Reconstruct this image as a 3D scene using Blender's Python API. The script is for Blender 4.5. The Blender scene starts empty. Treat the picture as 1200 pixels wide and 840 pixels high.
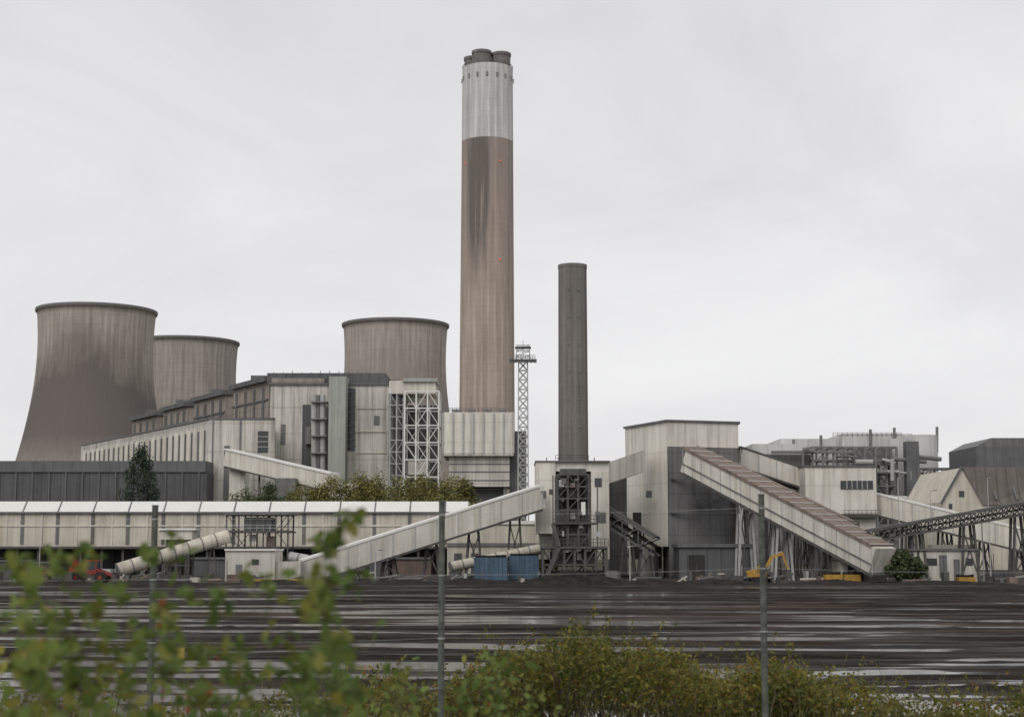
import bpy, math, random
import numpy as np
from mathutils import Vector
random.seed(7); rng=np.random.default_rng(7)
scene=bpy.context.scene
# ---------------------------------------------------------------- camera / survey helpers
EYE=6.0; F=1800.0; PITCH=math.atan(220/F)
cp,sp=math.cos(PITCH),math.sin(PITCH)
def P(px,py,d):
    a=(px-600)/F; b=(420-py)/F
    t=d/(cp-b*sp)
    return Vector((a*t,d,EYE+t*(sp+b*cp)))
def X(px,d,py=590): return P(px,py,d).x
def Z(py,d): return P(600,py,d).z
cam_d=bpy.data.cameras.new("camera"); cam=bpy.data.objects.new("camera",cam_d)
scene.collection.objects.link(cam); scene.camera=cam
cam.location=(0,0,EYE); cam.rotation_euler=(math.radians(90)+PITCH,0,0)
cam_d.lens=54; cam_d.sensor_width=36; cam_d.clip_end=12000; cam_d.clip_start=0.1
cam_d.dof.use_dof=True; cam_d.dof.focus_distance=280; cam_d.dof.aperture_fstop=3.8
scene.view_settings.view_transform='Standard'; scene.view_settings.look='None'; scene.view_settings.exposure=0

# ---------------------------------------------------------------- world
w=bpy.data.worlds.new("World"); scene.world=w; w.use_nodes=True
nt=w.node_tree; N=nt.nodes; L=nt.links; N.clear()
out=N.new('ShaderNodeOutputWorld'); bg=N.new('ShaderNodeBackground'); bg.inputs[1].default_value=0.1
sky=N.new('ShaderNodeTexSky'); sky.sky_type='NISHITA'; sky.sun_disc=False
sky.sun_elevation=math.radians(42); sky.sun_rotation=math.radians(205)
tc=N.new('ShaderNodeTexCoord'); mp=N.new('ShaderNodeMapping'); mp.inputs['Scale'].default_value=(1.2,1.2,2.6)
mp.inputs['Rotation'].default_value=(0.25,0.35,0.3)
nz=N.new('ShaderNodeTexNoise'); nz.inputs['Scale'].default_value=2.9; nz.inputs['Detail'].default_value=7; nz.inputs['Roughness'].default_value=0.54; nz.inputs['Distortion'].default_value=0.6
cr=N.new('ShaderNodeValToRGB'); cr.color_ramp.elements[0].position=0.28; cr.color_ramp.elements[1].position=0.7
cr.color_ramp.elements[0].color=(7.1,7.05,7.25,1); cr.color_ramp.elements[1].color=(8.8,8.75,8.8,1)
# overcast sky: slightly brighter towards the horizon
sz_=N.new('ShaderNodeSeparateXYZ'); mr_=N.new('ShaderNodeMapRange'); mr_.inputs[1].default_value=0.0; mr_.inputs[2].default_value=0.5; mr_.inputs[3].default_value=1.03; mr_.inputs[4].default_value=0.93
ml=N.new('ShaderNodeMix'); ml.data_type='RGBA'; ml.blend_type='MULTIPLY'; ml.inputs[0].default_value=1
mx=N.new('ShaderNodeMix'); mx.data_type='RGBA'; mx.inputs[0].default_value=0.97
L.new(tc.outputs['Generated'],mp.inputs[0]); L.new(tc.outputs['Generated'],sz_.inputs[0]); L.new(sz_.outputs[2],mr_.inputs[0])
L.new(mp.outputs[0],nz.inputs['Vector']); L.new(nz.outputs[0],cr.inputs[0]); L.new(cr.outputs[0],ml.inputs[6]); L.new(mr_.outputs[0],ml.inputs[7])
L.new(sky.outputs[0],mx.inputs[6]); L.new(ml.outputs[2],mx.inputs[7]); L.new(mx.outputs[2],bg.inputs[0]); L.new(bg.outputs[0],out.inputs[0])
sd=bpy.data.lights.new("sun",'SUN'); sd.energy=1.4; sd.angle=math.radians(40); sd.color=(1,0.97,0.93)
so=bpy.data.objects.new("sun",sd); scene.collection.objects.link(so)
so.rotation_euler=Vector((0.33,0.8,-0.72)).to_track_quat('-Z','Y').to_euler()

# ---------------------------------------------------------------- materials
def M(name,c1,c2=None,rough=0.7,ns=0.3,streak=0.0,seam=0,seamd=0.25,hseam=0,bump=0.0,spec=0.3,metal=0.0,base_dark=0.0):
    m=bpy.data.materials.new(name); m.use_nodes=True; t=m.node_tree; n=t.nodes; l=t.links
    b=n['Principled BSDF']; b.inputs['Roughness'].default_value=rough; b.inputs['Specular IOR Level'].default_value=spec; b.inputs['Metallic'].default_value=metal
    if c2 is None: c2=tuple(x*0.82 for x in c1)
    tc=n.new('ShaderNodeTexCoord')
    a=n.new('ShaderNodeTexNoise'); a.inputs['Scale'].default_value=ns; a.inputs['Detail'].default_value=8; a.inputs['Roughness'].default_value=0.65
    l.new(tc.outputs['Object'],a.inputs['Vector'])
    r=n.new('ShaderNodeValToRGB'); r.color_ramp.elements[0].position=0.35; r.color_ramp.elements[1].position=0.65
    r.color_ramp.elements[0].color=(*c2,1); r.color_ramp.elements[1].color=(*c1,1); l.new(a.outputs[0],r.inputs[0])
    col=r.outputs[0]
    def mul(col,facsock):
        x=n.new('ShaderNodeMix'); x.data_type='RGBA'; x.blend_type='MULTIPLY'; x.inputs[0].default_value=1
        l.new(col,x.inputs[6]); l.new(facsock,x.inputs[7]); return x.outputs[2]
    if streak>0:
        mp=n.new('ShaderNodeMapping'); mp.inputs['Scale'].default_value=(0.9,0.9,0.05); l.new(tc.outputs['Object'],mp.inputs[0])
        s=n.new('ShaderNodeTexNoise'); s.inputs['Scale'].default_value=0.8; s.inputs['Detail'].default_value=7; s.inputs['Roughness'].default_value=0.7; l.new(mp.outputs[0],s.inputs['Vector'])
        q=n.new('ShaderNodeValToRGB'); q.color_ramp.elements[0].position=0.32; q.color_ramp.elements[1].position=0.56
        v=1-streak; q.color_ramp.elements[0].color=(v,v*0.97,v*0.93,1); q.color_ramp.elements[1].color=(1,1,1,1)
        l.new(s.outputs[0],q.inputs[0]); col=mul(col,q.outputs[0])
    def lines(sock,period,width,dark):
        d=n.new('ShaderNodeMath'); d.operation='DIVIDE'; l.new(sock,d.inputs[0]); d.inputs[1].default_value=period
        f=n.new('ShaderNodeMath'); f.operation='FRACT'; l.new(d.outputs[0],f.inputs[0])
        g=n.new('ShaderNodeMath'); g.operation='LESS_THAN'; l.new(f.outputs[0],g.inputs[0]); g.inputs[1].default_value=width
        h=n.new('ShaderNodeMath'); h.operation='MULTIPLY_ADD'; l.new(g.outputs[0],h.inputs[0]); h.inputs[1].default_value=-dark; h.inputs[2].default_value=1
        return h.outputs[0]
    sx=n.new('ShaderNodeSeparateXYZ'); l.new(tc.outputs['Object'],sx.inputs[0])
    if seam>0:
        ad=n.new('ShaderNodeMath'); ad.operation='MULTIPLY_ADD'; l.new(sx.outputs[1],ad.inputs[0]); ad.inputs[1].default_value=0.9; l.new(sx.outputs[0],ad.inputs[2])
        col=mul(col,lines(ad.outputs[0],seam,0.1,seamd))
    if hseam>0: col=mul(col,lines(sx.outputs[2],hseam,0.07,seamd))
    if base_dark>0:
        mr=n.new('ShaderNodeMapRange'); l.new(sx.outputs[2],mr.inputs[0]); mr.inputs[1].default_value=0; mr.inputs[2].default_value=9; mr.inputs[3].default_value=1-base_dark; mr.inputs[4].default_value=1  # colour darkens evenly towards the ground
        col=mul(col,mr.outputs[0])
    l.new(col,b.inputs['Base Color'])
    if bump>0:
        bp=n.new('ShaderNodeBump'); bp.inputs['Strength'].default_value=bump; bp.inputs['Distance'].default_value=0.3
        l.new(a.outputs[0],bp.inputs['Height']); l.new(bp.outputs[0],b.inputs['Normal'])
    return m
white=M("white_cladding",(0.72,0.69,0.62),(0.61,0.58,0.52),0.6,0.15,0.34,3.0,0.10,6.0,base_dark=0.35)
white2=M("pale_cladding",(0.68,0.65,0.58),(0.56,0.53,0.475),0.6,0.2,0.30,1.5,0.10,base_dark=0.3)
cream=M("cream_cladding",(0.59,0.55,0.47),(0.50,0.46,0.39),0.65,0.2,0.25,1.6,0.12,base_dark=0.2)
roofw=M("white_roof_sheet",(0.70,0.69,0.66),(0.65,0.64,0.61),0.55,0.3,0.0,1.4,0.10)
stained=M("stained_white_cladding",(0.61,0.58,0.53),(0.47,0.445,0.405),0.7,0.08,0.48,4.0,0.15,8.0)
farwhite=M("hazed_pale_cladding",(0.58,0.58,0.57),(0.50,0.50,0.49),0.7,0.1,0.2,5,0.12)  # far cladding greyed so its colour carries distance haze
grey=M("grey_cladding",(0.19,0.187,0.187),(0.135,0.134,0.136),0.6,0.2,0.35,1.4,0.2,4.0)
dkgrey=M("dark_grey_sheet",(0.11,0.112,0.117),(0.083,0.085,0.09),0.6,0.2,0.3,2.6,0.3)  # dark sheet colour lifted a little to imitate haze
dkgrey2=M("dark_grey_trim",(0.145,0.147,0.152),(0.11,0.112,0.117),0.6,0.2,0.2,2.6,0.2)
brownw=M("weathered_brown_wall",(0.34,0.295,0.255),(0.24,0.21,0.185),0.8,0.08,0.42,3.5,0.2,7)
ltgreen=M("grey_green_panel",(0.38,0.40,0.365),(0.32,0.34,0.31),0.7,0.2,0.2,2,0.1)
steel=M("dark_steel",(0.10,0.095,0.09),(0.06,0.057,0.054),0.6,1.2,spec=0.3)
steelf=M("hazed_dark_steel",(0.19,0.188,0.186),(0.14,0.138,0.136),0.7,1.0)  # paler copy of the steel, haze put into the colour
galv=M("galvanised_steel",(0.42,0.42,0.41),(0.32,0.32,0.31),0.5,1.0)
black=M("coal_black",(0.036,0.032,0.029),(0.016,0.0145,0.0135),0.9,0.8,bump=0.6,spec=0.08)
shadow=M("dark_interior",(0.045,0.044,0.043),(0.03,0.03,0.03),0.9,0.5)  # near-black fill paints shade inside openings, lifted a little for haze
glass=M("window_glass",(0.05,0.055,0.06),(0.03,0.033,0.04),0.15,0.5,spec=0.5)
rust=M("rusty_roof_sheet",(0.23,0.18,0.15),(0.16,0.125,0.105),0.75,0.6,0.2,2.2,0.3)
roofbr=M("brown_grey_roof",(0.18,0.16,0.145),(0.14,0.123,0.112),0.8,0.4,0.3,3,0.3)
yellow=M("yellow_paint",(0.42,0.25,0.04),(0.28,0.16,0.04),0.6,1.5)
red=M("red_paint",(0.30,0.04,0.03),(0.18,0.03,0.02),0.6,1.5)
blue=M("blue_paint",(0.085,0.14,0.20),(0.06,0.10,0.15),0.6,1.0,0.3,0.6,0.3)
orange=M("orange_paint",(0.32,0.11,0.04),(0.2,0.07,0.03),0.6,1.5)
rubber=M("rubber",(0.025,0.025,0.025),None,0.8,2)
post_m=M("weathered_fence_post",(0.13,0.14,0.12),(0.06,0.065,0.057),0.75,9.0,0.0,bump=0.4)
bark=M("bark",(0.10,0.075,0.055),(0.05,0.04,0.03),0.9,3.0,bump=0.5)
brick=M("brown_brick",(0.17,0.12,0.10),(0.11,0.08,0.07),0.85,0.4,0.2,1.2,0.1,0.6)
redlamp=bpy.data.materials.new("red_obstruction_lamp"); redlamp.use_nodes=True
rb=redlamp.node_tree.nodes['Principled BSDF']; rb.inputs['Base Color'].default_value=(0.5,0.05,0.03,1); rb.inputs['Emission Color'].default_value=(1,0.15,0.08,1); rb.inputs['Emission Strength'].default_value=0.5

# ---------------------------------------------------------------- builder
def mesh_obj(name,verts,faces,mat,parent=None,loc=None,smooth=False):
    me=bpy.data.meshes.new(name); me.from_pydata([tuple(v) for v in verts],[],faces); me.update()
    me.materials.append(mat)
    o=bpy.data.objects.new(name,me); scene.collection.objects.link(o)
    if smooth:
        me.polygons.foreach_set('use_smooth',[True]*len(me.polygons))
    if loc: o.location=loc
    if parent: o.parent=parent
    return o
class B:
    def __init__(s,name,origin=(0,0,0)):
        s.name=name; s.parts={}; s.o=Vector(origin)
    def add(s,part,mat,vs,fs):
        k=(part,mat.name); 
        if k not in s.parts: s.parts[k]=([],[],mat)
        V,Fc,_=s.parts[k]; n=len(V)
        V.extend([Vector(v)-s.o for v in vs]); Fc.extend([tuple(i+n for i in f) for f in fs])
    def prism(s,part,mat,pts,z0,z1):
        n=len(pts)
        zb=z0 if isinstance(z0,(list,tuple)) else [z0]*n
        zt=z1 if isinstance(z1,(list,tuple)) else [z1]*n
        vs=[(p[0],p[1],zb[i]) for i,p in enumerate(pts)]+[(p[0],p[1],zt[i]) for i,p in enumerate(pts)]
        fs=[tuple(range(n))[::-1],tuple(range(n,2*n))]+[(i,(i+1)%n,n+(i+1)%n,n+i) for i in range(n)]
        s.add(part,mat,vs,fs)
    def box(s,part,mat,x0,x1,y0,y1,z0,z1):
        if x0>x1:x0,x1=x1,x0
        if z0>z1:z0,z1=z1,z0
        s.prism(part,mat,[(x0,y0),(x1,y0),(x1,y1),(x0,y1)],z0,z1)
    def pb(s,part,mat,px0,px1,py0,py1,d,dep):
        m=(py0+(py1 if py1 is not None else 680))/2
        s.box(part,mat,X(px0,d,m),X(px1,d,m),d,d+dep,0 if py1 is None else Z(py1,d),Z(py0,d))
    def beam(s,part,mat,a,b,w,h=None):
        a=Vector(a);b=Vector(b);h=w if h is None else h
        d=(b-a); 
        if d.length<1e-6: return
        d.normalize()
        side=d.cross(Vector((0,0,1)))
        if side.length<0.05: side=Vector((1,0,0))
        side.normalize(); up=side.cross(d).normalized()
        vs=[]
        for q in(a,b):
            for sx,sz in((-1,-1),(1,-1),(1,1),(-1,1)): vs.append(q+side*sx*w/2+up*sz*h/2)
        s.add(part,mat,vs,[(0,1,2,3),(7,6,5,4),(0,4,5,1),(1,5,6,2),(2,6,7,3),(3,7,4,0)])
    def tube(s,part,mat,a,b,r,r2=None,seg=14,cap=True):
        a=Vector(a);b=Vector(b);r2=r if r2 is None else r2
        d=(b-a).normalized(); x=d.orthogonal().normalized(); y=d.cross(x)
        vs=[]
        for q,rr in((a,r),(b,r2)):
            for i in range(seg):
                t=2*math.pi*i/seg; vs.append(q+x*math.cos(t)*rr+y*math.sin(t)*rr)
        fs=[(i,(i+1)%seg,seg+(i+1)%seg,seg+i) for i in range(seg)]
        if cap: fs+= [tuple(range(seg))[::-1],tuple(range(seg,2*seg))]
        s.add(part,mat,vs,fs)
    def frame(s,part,mat,x0,x1,y0,y1,z0,z1,nx,nz,t,brace=0.6,floors=True):
        if x0>x1:x0,x1=x1,x0
        xs=[x0+(x1-x0)*i/nx for i in range(nx+1)]; zs=[z0+(z1-z0)*i/nz for i in range(nz+1)]
        for y in (y0,y1):
            for x in xs: s.beam(part,mat,(x,y,z0),(x,y,z1),t)
            for z in zs[1:]: s.beam(part,mat,(x0,y,z),(x1,y,z),t*0.8)
            for i in range(nx):
                for j in range(nz):
                    if random.random()<brace:
                        if random.random()<0.5: s.beam(part,mat,(xs[i],y,zs[j]),(xs[i+1],y,zs[j+1]),t*0.5)
                        else: s.beam(part,mat,(xs[i+1],y,zs[j]),(xs[i],y,zs[j+1]),t*0.5)
        for x in xs:
            for z in zs[1:]: s.beam(part,mat,(x,y0,z),(x,y1,z),t*0.7)
    def rail(s,part,mat,a,b,h=1.1,n=8,t=0.08):
        a=Vector(a);b=Vector(b)
        for k in(0.5,1): s.beam(part,mat,a+Vector((0,0,h*k)),b+Vector((0,0,h*k)),t)
        for i in range(n+1):
            q=a.lerp(b,i/n); s.beam(part,mat,q,q+Vector((0,0,h)),t)
    def done(s,smooth=()):
        e=bpy.data.objects.new(s.name,None); scene.collection.objects.link(e); e.location=s.o
        e.empty_display_size=1
        for (p,_),(V,Fc,mat) in s.parts.items():
            o=mesh_obj(p,V,Fc,mat,None,None,p in smooth); o.parent=e
        return e

# ---------------------------------------------------------------- ground
soil=M("grassy_soil",(0.06,0.065,0.03),(0.035,0.03,0.02),0.95,1.5,bump=0.6)
gv=[];gf=[]
ys=[(-400,4.2),(0,4.2),(16.5,4.1),(20,3.5),(28,1.6),(35,0.0),(60,0),(300,0),(2000,0),(7000,0)]
xs_=[-6000,-600,-100,-40,0,40,100,600,6000]
for y,z in ys:
    for x in xs_: gv.append((x,y,z))
nx=len(xs_)
for j in range(len(ys)-1):
    for i in range(nx-1): gf.append((j*nx+i,j*nx+i+1,(j+1)*nx+i+1,(j+1)*nx+i))
mesh_obj("ground",gv,gf,soil)
# coal yard: dark coal fines with crisp pools of standing water
ym=bpy.data.materials.new("wet_coal_yard"); ym.use_nodes=True; t=ym.node_tree; n=t.nodes; l=t.links; b=n['Principled BSDF']
tc=n.new('ShaderNodeTexCoord')
def noise(scale,vec,det=6,rough=0.6,dist=0.0,rot=0.0):
    mp=n.new('ShaderNodeMapping'); mp.inputs['Scale'].default_value=vec; mp.inputs['Rotation'].default_value=(0,0,rot); l.new(tc.outputs['Object'],mp.inputs[0])
    a=n.new('ShaderNodeTexNoise'); a.inputs['Scale'].default_value=scale; a.inputs['Detail'].default_value=det; a.inputs['Roughness'].default_value=rough; a.inputs['Distortion'].default_value=dist
    l.new(mp.outputs[0],a.inputs['Vector']); return a.outputs[0]
def ramp(s,p0,p1,c0,c1):
    r=n.new('ShaderNodeValToRGB'); r.color_ramp.elements[0].position=p0; r.color_ramp.elements[1].position=p1
    r.color_ramp.elements[0].color=(*c0,1); r.color_ramp.elements[1].color=(*c1,1); l.new(s,r.inputs[0]); return r.outputs[0]
def mth(op,a,b_=None,c=None):
    k=n.new('ShaderNodeMath'); k.operation=op
    for i,v in enumerate((a,b_,c)):
        if v is None: continue
        if isinstance(v,(int,float)): k.inputs[i].default_value=v
        else: l.new(v,k.inputs[i])
    return k.outputs[0]
pud=noise(1.0,(0.04,0.17,1),6,0.55,0.35,0.03)
big=noise(1.0,(0.012,0.025,1),2,0.5)
sepx=n.new('ShaderNodeSeparateXYZ'); l.new(tc.outputs['Object'],sepx.inputs[0])
nearw=mth('MULTIPLY',mth('MAXIMUM',mth('SUBTRACT',110.0,sepx.outputs[1]),0.0),0.0011)
nearl=mth('MULTIPLY',mth('MINIMUM',mth('MAXIMUM',mth('MULTIPLY',sepx.outputs[0],-1.0),-20.0),20.0),0.0012)
tot=mth('ADD',mth('ADD',mth('MULTIPLY_ADD',big,0.35,pud),nearw),nearl)
mask=ramp(tot,0.722,0.738,(0,0,0),(1,1,1))
fine=noise(1.0,(0.7,1.6,1),9,0.75)
lump=noise(1.0,(0.2,0.55,1),6,0.7)
basec=ramp(fine,0.32,0.68,(0.014,0.0125,0.011),(0.050,0.043,0.038))
brn=noise(1.0,(0.02,0.05,1),5,0.62)
mix=n.new('ShaderNodeMix'); mix.data_type='RGBA'; l.new(mth('MULTIPLY',ramp(brn,0.46,0.62,(0,0,0),(1,1,1)),0.8),mix.inputs[0]); l.new(basec,mix.inputs[6]); mix.inputs[7].default_value=(0.085,0.066,0.055,1)
mlu=n.new('ShaderNodeMix'); mlu.data_type='RGBA'; mlu.blend_type='MULTIPLY'; mlu.inputs[0].default_value=1; l.new(mix.outputs[2],mlu.inputs[6]); l.new(ramp(lump,0.38,0.62,(0.5,)*3,(1.25,)*3),mlu.inputs[7])
mix2=n.new('ShaderNodeMix'); mix2.data_type='RGBA'; l.new(mask,mix2.inputs[0]); l.new(mlu.outputs[2],mix2.inputs[6]); mix2.inputs[7].default_value=(0.09,0.086,0.082,1)
dif=n.new('ShaderNodeBsdfDiffuse'); l.new(mlu.outputs[2],dif.inputs[0]); dif.inputs[1].default_value=1.0
bp=n.new('ShaderNodeBump'); bp.inputs['Distance'].default_value=0.25; bp.inputs['Strength'].default_value=0.8; l.new(mth('MULTIPLY_ADD',lump,1.5,fine),bp.inputs['Height']); l.new(bp.outputs[0],dif.inputs['Normal'])
b.inputs['Base Color'].default_value=(0.09,0.086,0.082,1); b.inputs['Roughness'].default_value=0.14; b.inputs['Specular IOR Level'].default_value=0.9  # pale base colour adds painted sky reflection to the water
rip=noise(1.0,(1.5,3.0,1),3,0.5); bp2=n.new('ShaderNodeBump'); bp2.inputs['Distance'].default_value=0.01; bp2.inputs['Strength'].default_value=0.4; l.new(rip,bp2.inputs['Height']); l.new(bp2.outputs[0],b.inputs['Normal'])
# damp coal carries a faint sheen
gl=n.new('ShaderNodeBsdfPrincipled'); l.new(mlu.outputs[2],gl.inputs['Base Color']); gl.inputs['Roughness'].default_value=0.45; gl.inputs['Specular IOR Level'].default_value=0.35
ms0=n.new('ShaderNodeMixShader'); l.new(mth('MULTIPLY',ramp(tot,0.62,0.72,(0,0,0),(1,1,1)),0.30),ms0.inputs[0]); l.new(dif.outputs[0],ms0.inputs[1]); l.new(gl.outputs[0],ms0.inputs[2])
ms=n.new('ShaderNodeMixShader'); l.new(mask,ms.inputs[0]); l.new(ms0.outputs[0],ms.inputs[1]); l.new(b.outputs[0],ms.inputs[2]); l.new(ms.outputs[0],n['Material Output'].inputs[0])
mesh_obj("coal_yard",[(-500,34.5,0.03),(500,34.5,0.03),(500,242,0.03),(-500,242,0.03)],[(0,1,2,3)],ym)
apron=M("dark_gravel",(0.085,0.075,0.066),(0.03,0.028,0.025),0.9,0.25,bump=0.5,spec=0.08)
mesh_obj("service_road",[(-500,242,0.03),(500,242,0.03),(500,420,0.03),(-500,420,0.03)],[(0,1,2,3)],apron)
rg=np.random.default_rng(77); V=[];Fc=[]
for k in range(80):
    y=60+ (238-60)*rg.random()**0.8; x=rg.uniform(-0.40,0.40)*y; ln=rg.uniform(3,14)*(0.5+y/160); h=rg.uniform(0.06,0.22); wd=rg.uniform(0.4,1.3)
    ns_=26; yaw=rg.normal()*0.06; n0=len(V)
    for i in range(ns_+1):
        u=-1+2*i/ns_; env=max(0,1-u*u); hh=h*env*rg.uniform(0.5,1.2); cxx=x+u*ln; cyy=y+u*ln*yaw+rg.normal()*0.08
        w2=wd*(0.3+env*0.7)*rg.uniform(0.75,1.2)
        V+= [(cxx,cyy-w2,0.028),(cxx,cyy-w2*0.35,0.03+hh*0.8),(cxx,cyy+w2*0.25,0.03+hh),(cxx,cyy+w2,0.028)]
    for i in range(ns_):
        for j in range(3):
            a0=n0+i*4+j; Fc.append((a0,a0+4,a0+5,a0+1))
mesh_obj("coal_windrows",V,Fc,black)
def heap(name,cx,cy,rx,ry,h,mat,seed,res=40):
    r=np.random.default_rng(seed); vs=[];fs=[]
    ph=r.uniform(0,6,6)
    for j in range(res+1):
        for i in range(res+1):
            u=-1+2*i/res; v=-1+2*j/res; rr=math.hypot(u,v)
            z=max(0,1-rr)*h*(1+0.25*math.sin(5*u+ph[0])*math.cos(4*v+ph[1]))+ (r.uniform(-.5,.5)*h*0.08 if rr<0.95 else 0)
            vs.append((cx+u*rx,cy+v*ry,max(z,0) if rr<1 else -0.05))
    for j in range(res):
        for i in range(res):
            k=j*(res+1)+i; fs.append((k,k+1,k+res+2,k+res+1))
    return mesh_obj(name,vs,fs,mat)
for i,(px,d,rx,h) in enumerate([(665,243,8,2.4),(640,238,6,1.4),(700,246,7,1.6),(180,242,14,0.8),(480,244,16,0.8),(840,246,12,0.9),(760,246,8,1.0),(1110,244,12,0.8),(330,246,12,0.7),(980,247,9,0.8),(60,244,10,1.0),(560,248,9,1.1)]):
    heap("coal_heap",X(px,d,685),d,rx,4,h,black,i)

# ---------------------------------------------------------------- cooling towers
def conc(name,c1,c2,dark,stain0,stain1,samt,ribs=90,vseam=4.0,arch=0.0):
    m=bpy.data.materials.new(name); m.use_nodes=True; t=m.node_tree; n=t.nodes; l=t.links; b=n['Principled BSDF']
    b.inputs['Roughness'].default_value=0.9; b.inputs['Specular IOR Level'].default_value=0.15
    tc=n.new('ShaderNodeTexCoord'); s=n.new('ShaderNodeSeparateXYZ'); l.new(tc.outputs['Object'],s.inputs[0])
    def math_(op,a,b_=None,c=None):
        k=n.new('ShaderNodeMath'); k.operation=op
        for i,v in enumerate((a,b_,c)):
            if v is None: continue
            if isinstance(v,(int,float)): k.inputs[i].default_value=v
            else: l.new(v,k.inputs[i])
        return k.outputs[0]
    def noi(vec,sc,det=6,ro=0.6):
        mp=n.new('ShaderNodeMapping'); mp.inputs['Scale'].default_value=vec; l.new(tc.outputs['Object'],mp.inputs[0])
        a=n.new('ShaderNodeTexNoise'); a.inputs['Scale'].default_value=sc; a.inputs['Detail'].default_value=det; a.inputs['Roughness'].default_value=ro; l.new(mp.outputs[0],a.inputs['Vector']); return a.outputs[0]
    def rmp(x,p0,p1,a,bb):
        r=n.new('ShaderNodeValToRGB'); r.color_ramp.elements[0].position=p0; r.color_ramp.elements[1].position=p1
        r.color_ramp.elements[0].color=(*a,1); r.color_ramp.elements[1].color=(*bb,1); l.new(x,r.inputs[0]); return r.outputs[0]
    def mixc(f,a,bb,mode='MIX'):
        x=n.new('ShaderNodeMix'); x.data_type='RGBA'; x.blend_type=mode
        if isinstance(f,(int,float)): x.inputs[0].default_value=f
        else: l.new(f,x.inputs[0])
        l.new(a,x.inputs[6])
        if isinstance(bb,tuple): x.inputs[7].default_value=(*bb,1)
        else: l.new(bb,x.inputs[7])
        return x.outputs[2]
    col=rmp(noi((1,1,1),0.05,8,0.65),0.35,0.65,c2,c1)
    st=noi((1,1,0.05),0.5,9,0.75)
    col=mixc(1.0,col,rmp(st,0.34,0.58,(0.70,0.69,0.68),(1.06,1.06,1.06)),'MULTIPLY')
    ang=math_('ARCTAN2',s.outputs[1],s.outputs[0])
    rb=math_('SINE',math_('MULTIPLY',ang,ribs))
    col=mixc(1.0,col,rmp(rb,0.0,1.0,(0.88,0.88,0.88),(1,1,1)),'MULTIPLY')
    fr=math_('FRACT',math_('DIVIDE',s.outputs[2],vseam))
    col=mixc(1.0,col,rmp(fr,0.0,0.12,(0.88,0.88,0.88),(1,1,1)),'MULTIPLY')
    if samt>0:
        ht=math_('MULTIPLY_ADD',noi((1,1,0.5),0.05,6,0.6),stain1,s.outputs[2])
        ht=math_('MULTIPLY_ADD',math_('MULTIPLY',s.outputs[0],s.outputs[0]),arch,ht)
        ht=math_('MULTIPLY_ADD',noi((1,1,0.04),0.4,6,0.7),stain1*0.7,ht)
        f=math_('MULTIPLY',math_('MINIMUM',math_('MAXIMUM',math_('DIVIDE',math_('SUBTRACT',stain0,ht),22.0),0.0),1.0),samt)
        low=math_('MINIMUM',math_('MAXIMUM',math_('DIVIDE',math_('SUBTRACT',s.outputs[2],28.0),30.0),0.5),1.0)
        f=math_('MULTIPLY',f,low)
        col=mixc(f,col,dark)
    l.new(col,b.inputs['Base Color']); return m,n,l,col,s,math_,rmp,mixc,noi,b
def lathe(rings,seg=72):
    vs=[];fs=[]
    for r,z in rings:
        for i in range(seg):
            a=2*math.pi*i/seg; vs.append((r*math.cos(a),r*math.sin(a),z))
    for j in range(len(rings)-1):
        for i in range(seg): fs.append((j*seg+i,j*seg+(i+1)%seg,(j+1)*seg+(i+1)%seg,(j+1)*seg+i))
    return vs,fs
def tower(name,px,d,ztop,rt,matargs,px_y=450):
    cx=X(px,d,px_y); m=conc(*matargs)[0]
    s=ztop/120; zt=103*s; c=68*s
    prof=[(7+ (ztop-7)*i/40) for i in range(41)]
    seg=96
    R=lambda z: rt*math.sqrt(1+((z-zt)/c)**2)
    e=bpy.data.objects.new(name,None); scene.collection.objects.link(e); e.location=(cx,d,0)
    rings=[(R(z),z) for z in prof]+[(R(ztop)+0.7,ztop+0.01),(R(ztop)+0.7,ztop+1.2),(R(ztop)-0.8,ztop+1.2)]+[(R(z)-0.8,z) for z in prof[::-1][1:]]
    vs,fs=lathe(rings,seg); mesh_obj("shell",vs,fs,m,e,None,True)
    bb=B("tmp")
    for i in range(40):
        a=2*math.pi*i/40; a2=a+math.pi/40; a3=a-math.pi/40; r0=R(0)+1; r1=R(7)
        for q in(a2,a3): bb.beam("legs",farwhite,(r0*math.cos(a),r0*math.sin(a),0),(r1*math.cos(q),r1*math.sin(q),7.1),1)
    V,Fc,mt=list(bb.parts.values())[0]; mesh_obj("support_legs",V,Fc,mt,e)
    bb=B("t"); 
    for j in range(seg):
        a=2*math.pi*j/seg; a2=2*math.pi*(j+1)/seg; r=R(ztop)+0.75
        bb.beam("rim",steelf,(r*math.cos(a),r*math.sin(a),ztop+1.0),(r*math.cos(a2),r*math.sin(a2),ztop+1.0),0.3,1.0)
    V,Fc,mt=list(bb.parts.values())[0]; mesh_obj("rim_walkway",V,Fc,mt,e)
tower("cooling_tower",111,746,Z(368,746),27.4,("tower_concrete_a",(0.45,0.405,0.36),(0.37,0.33,0.29),(0.135,0.118,0.11),146,38,0.95,64,5,0.026))  # all three tower concretes are paled to imitate haze
tower("cooling_tower",217,858,Z(404,858),28,("tower_concrete_b",(0.40,0.365,0.33),(0.34,0.305,0.28),(0.25,0.225,0.21),122,38,0.85,64,5,0.01))
tower("cooling_tower",463,800,Z(384,800),26.5,("tower_concrete_c",(0.45,0.40,0.36),(0.37,0.33,0.295),(0.24,0.205,0.185),142,38,0.8,64,5,0.015))

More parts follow.
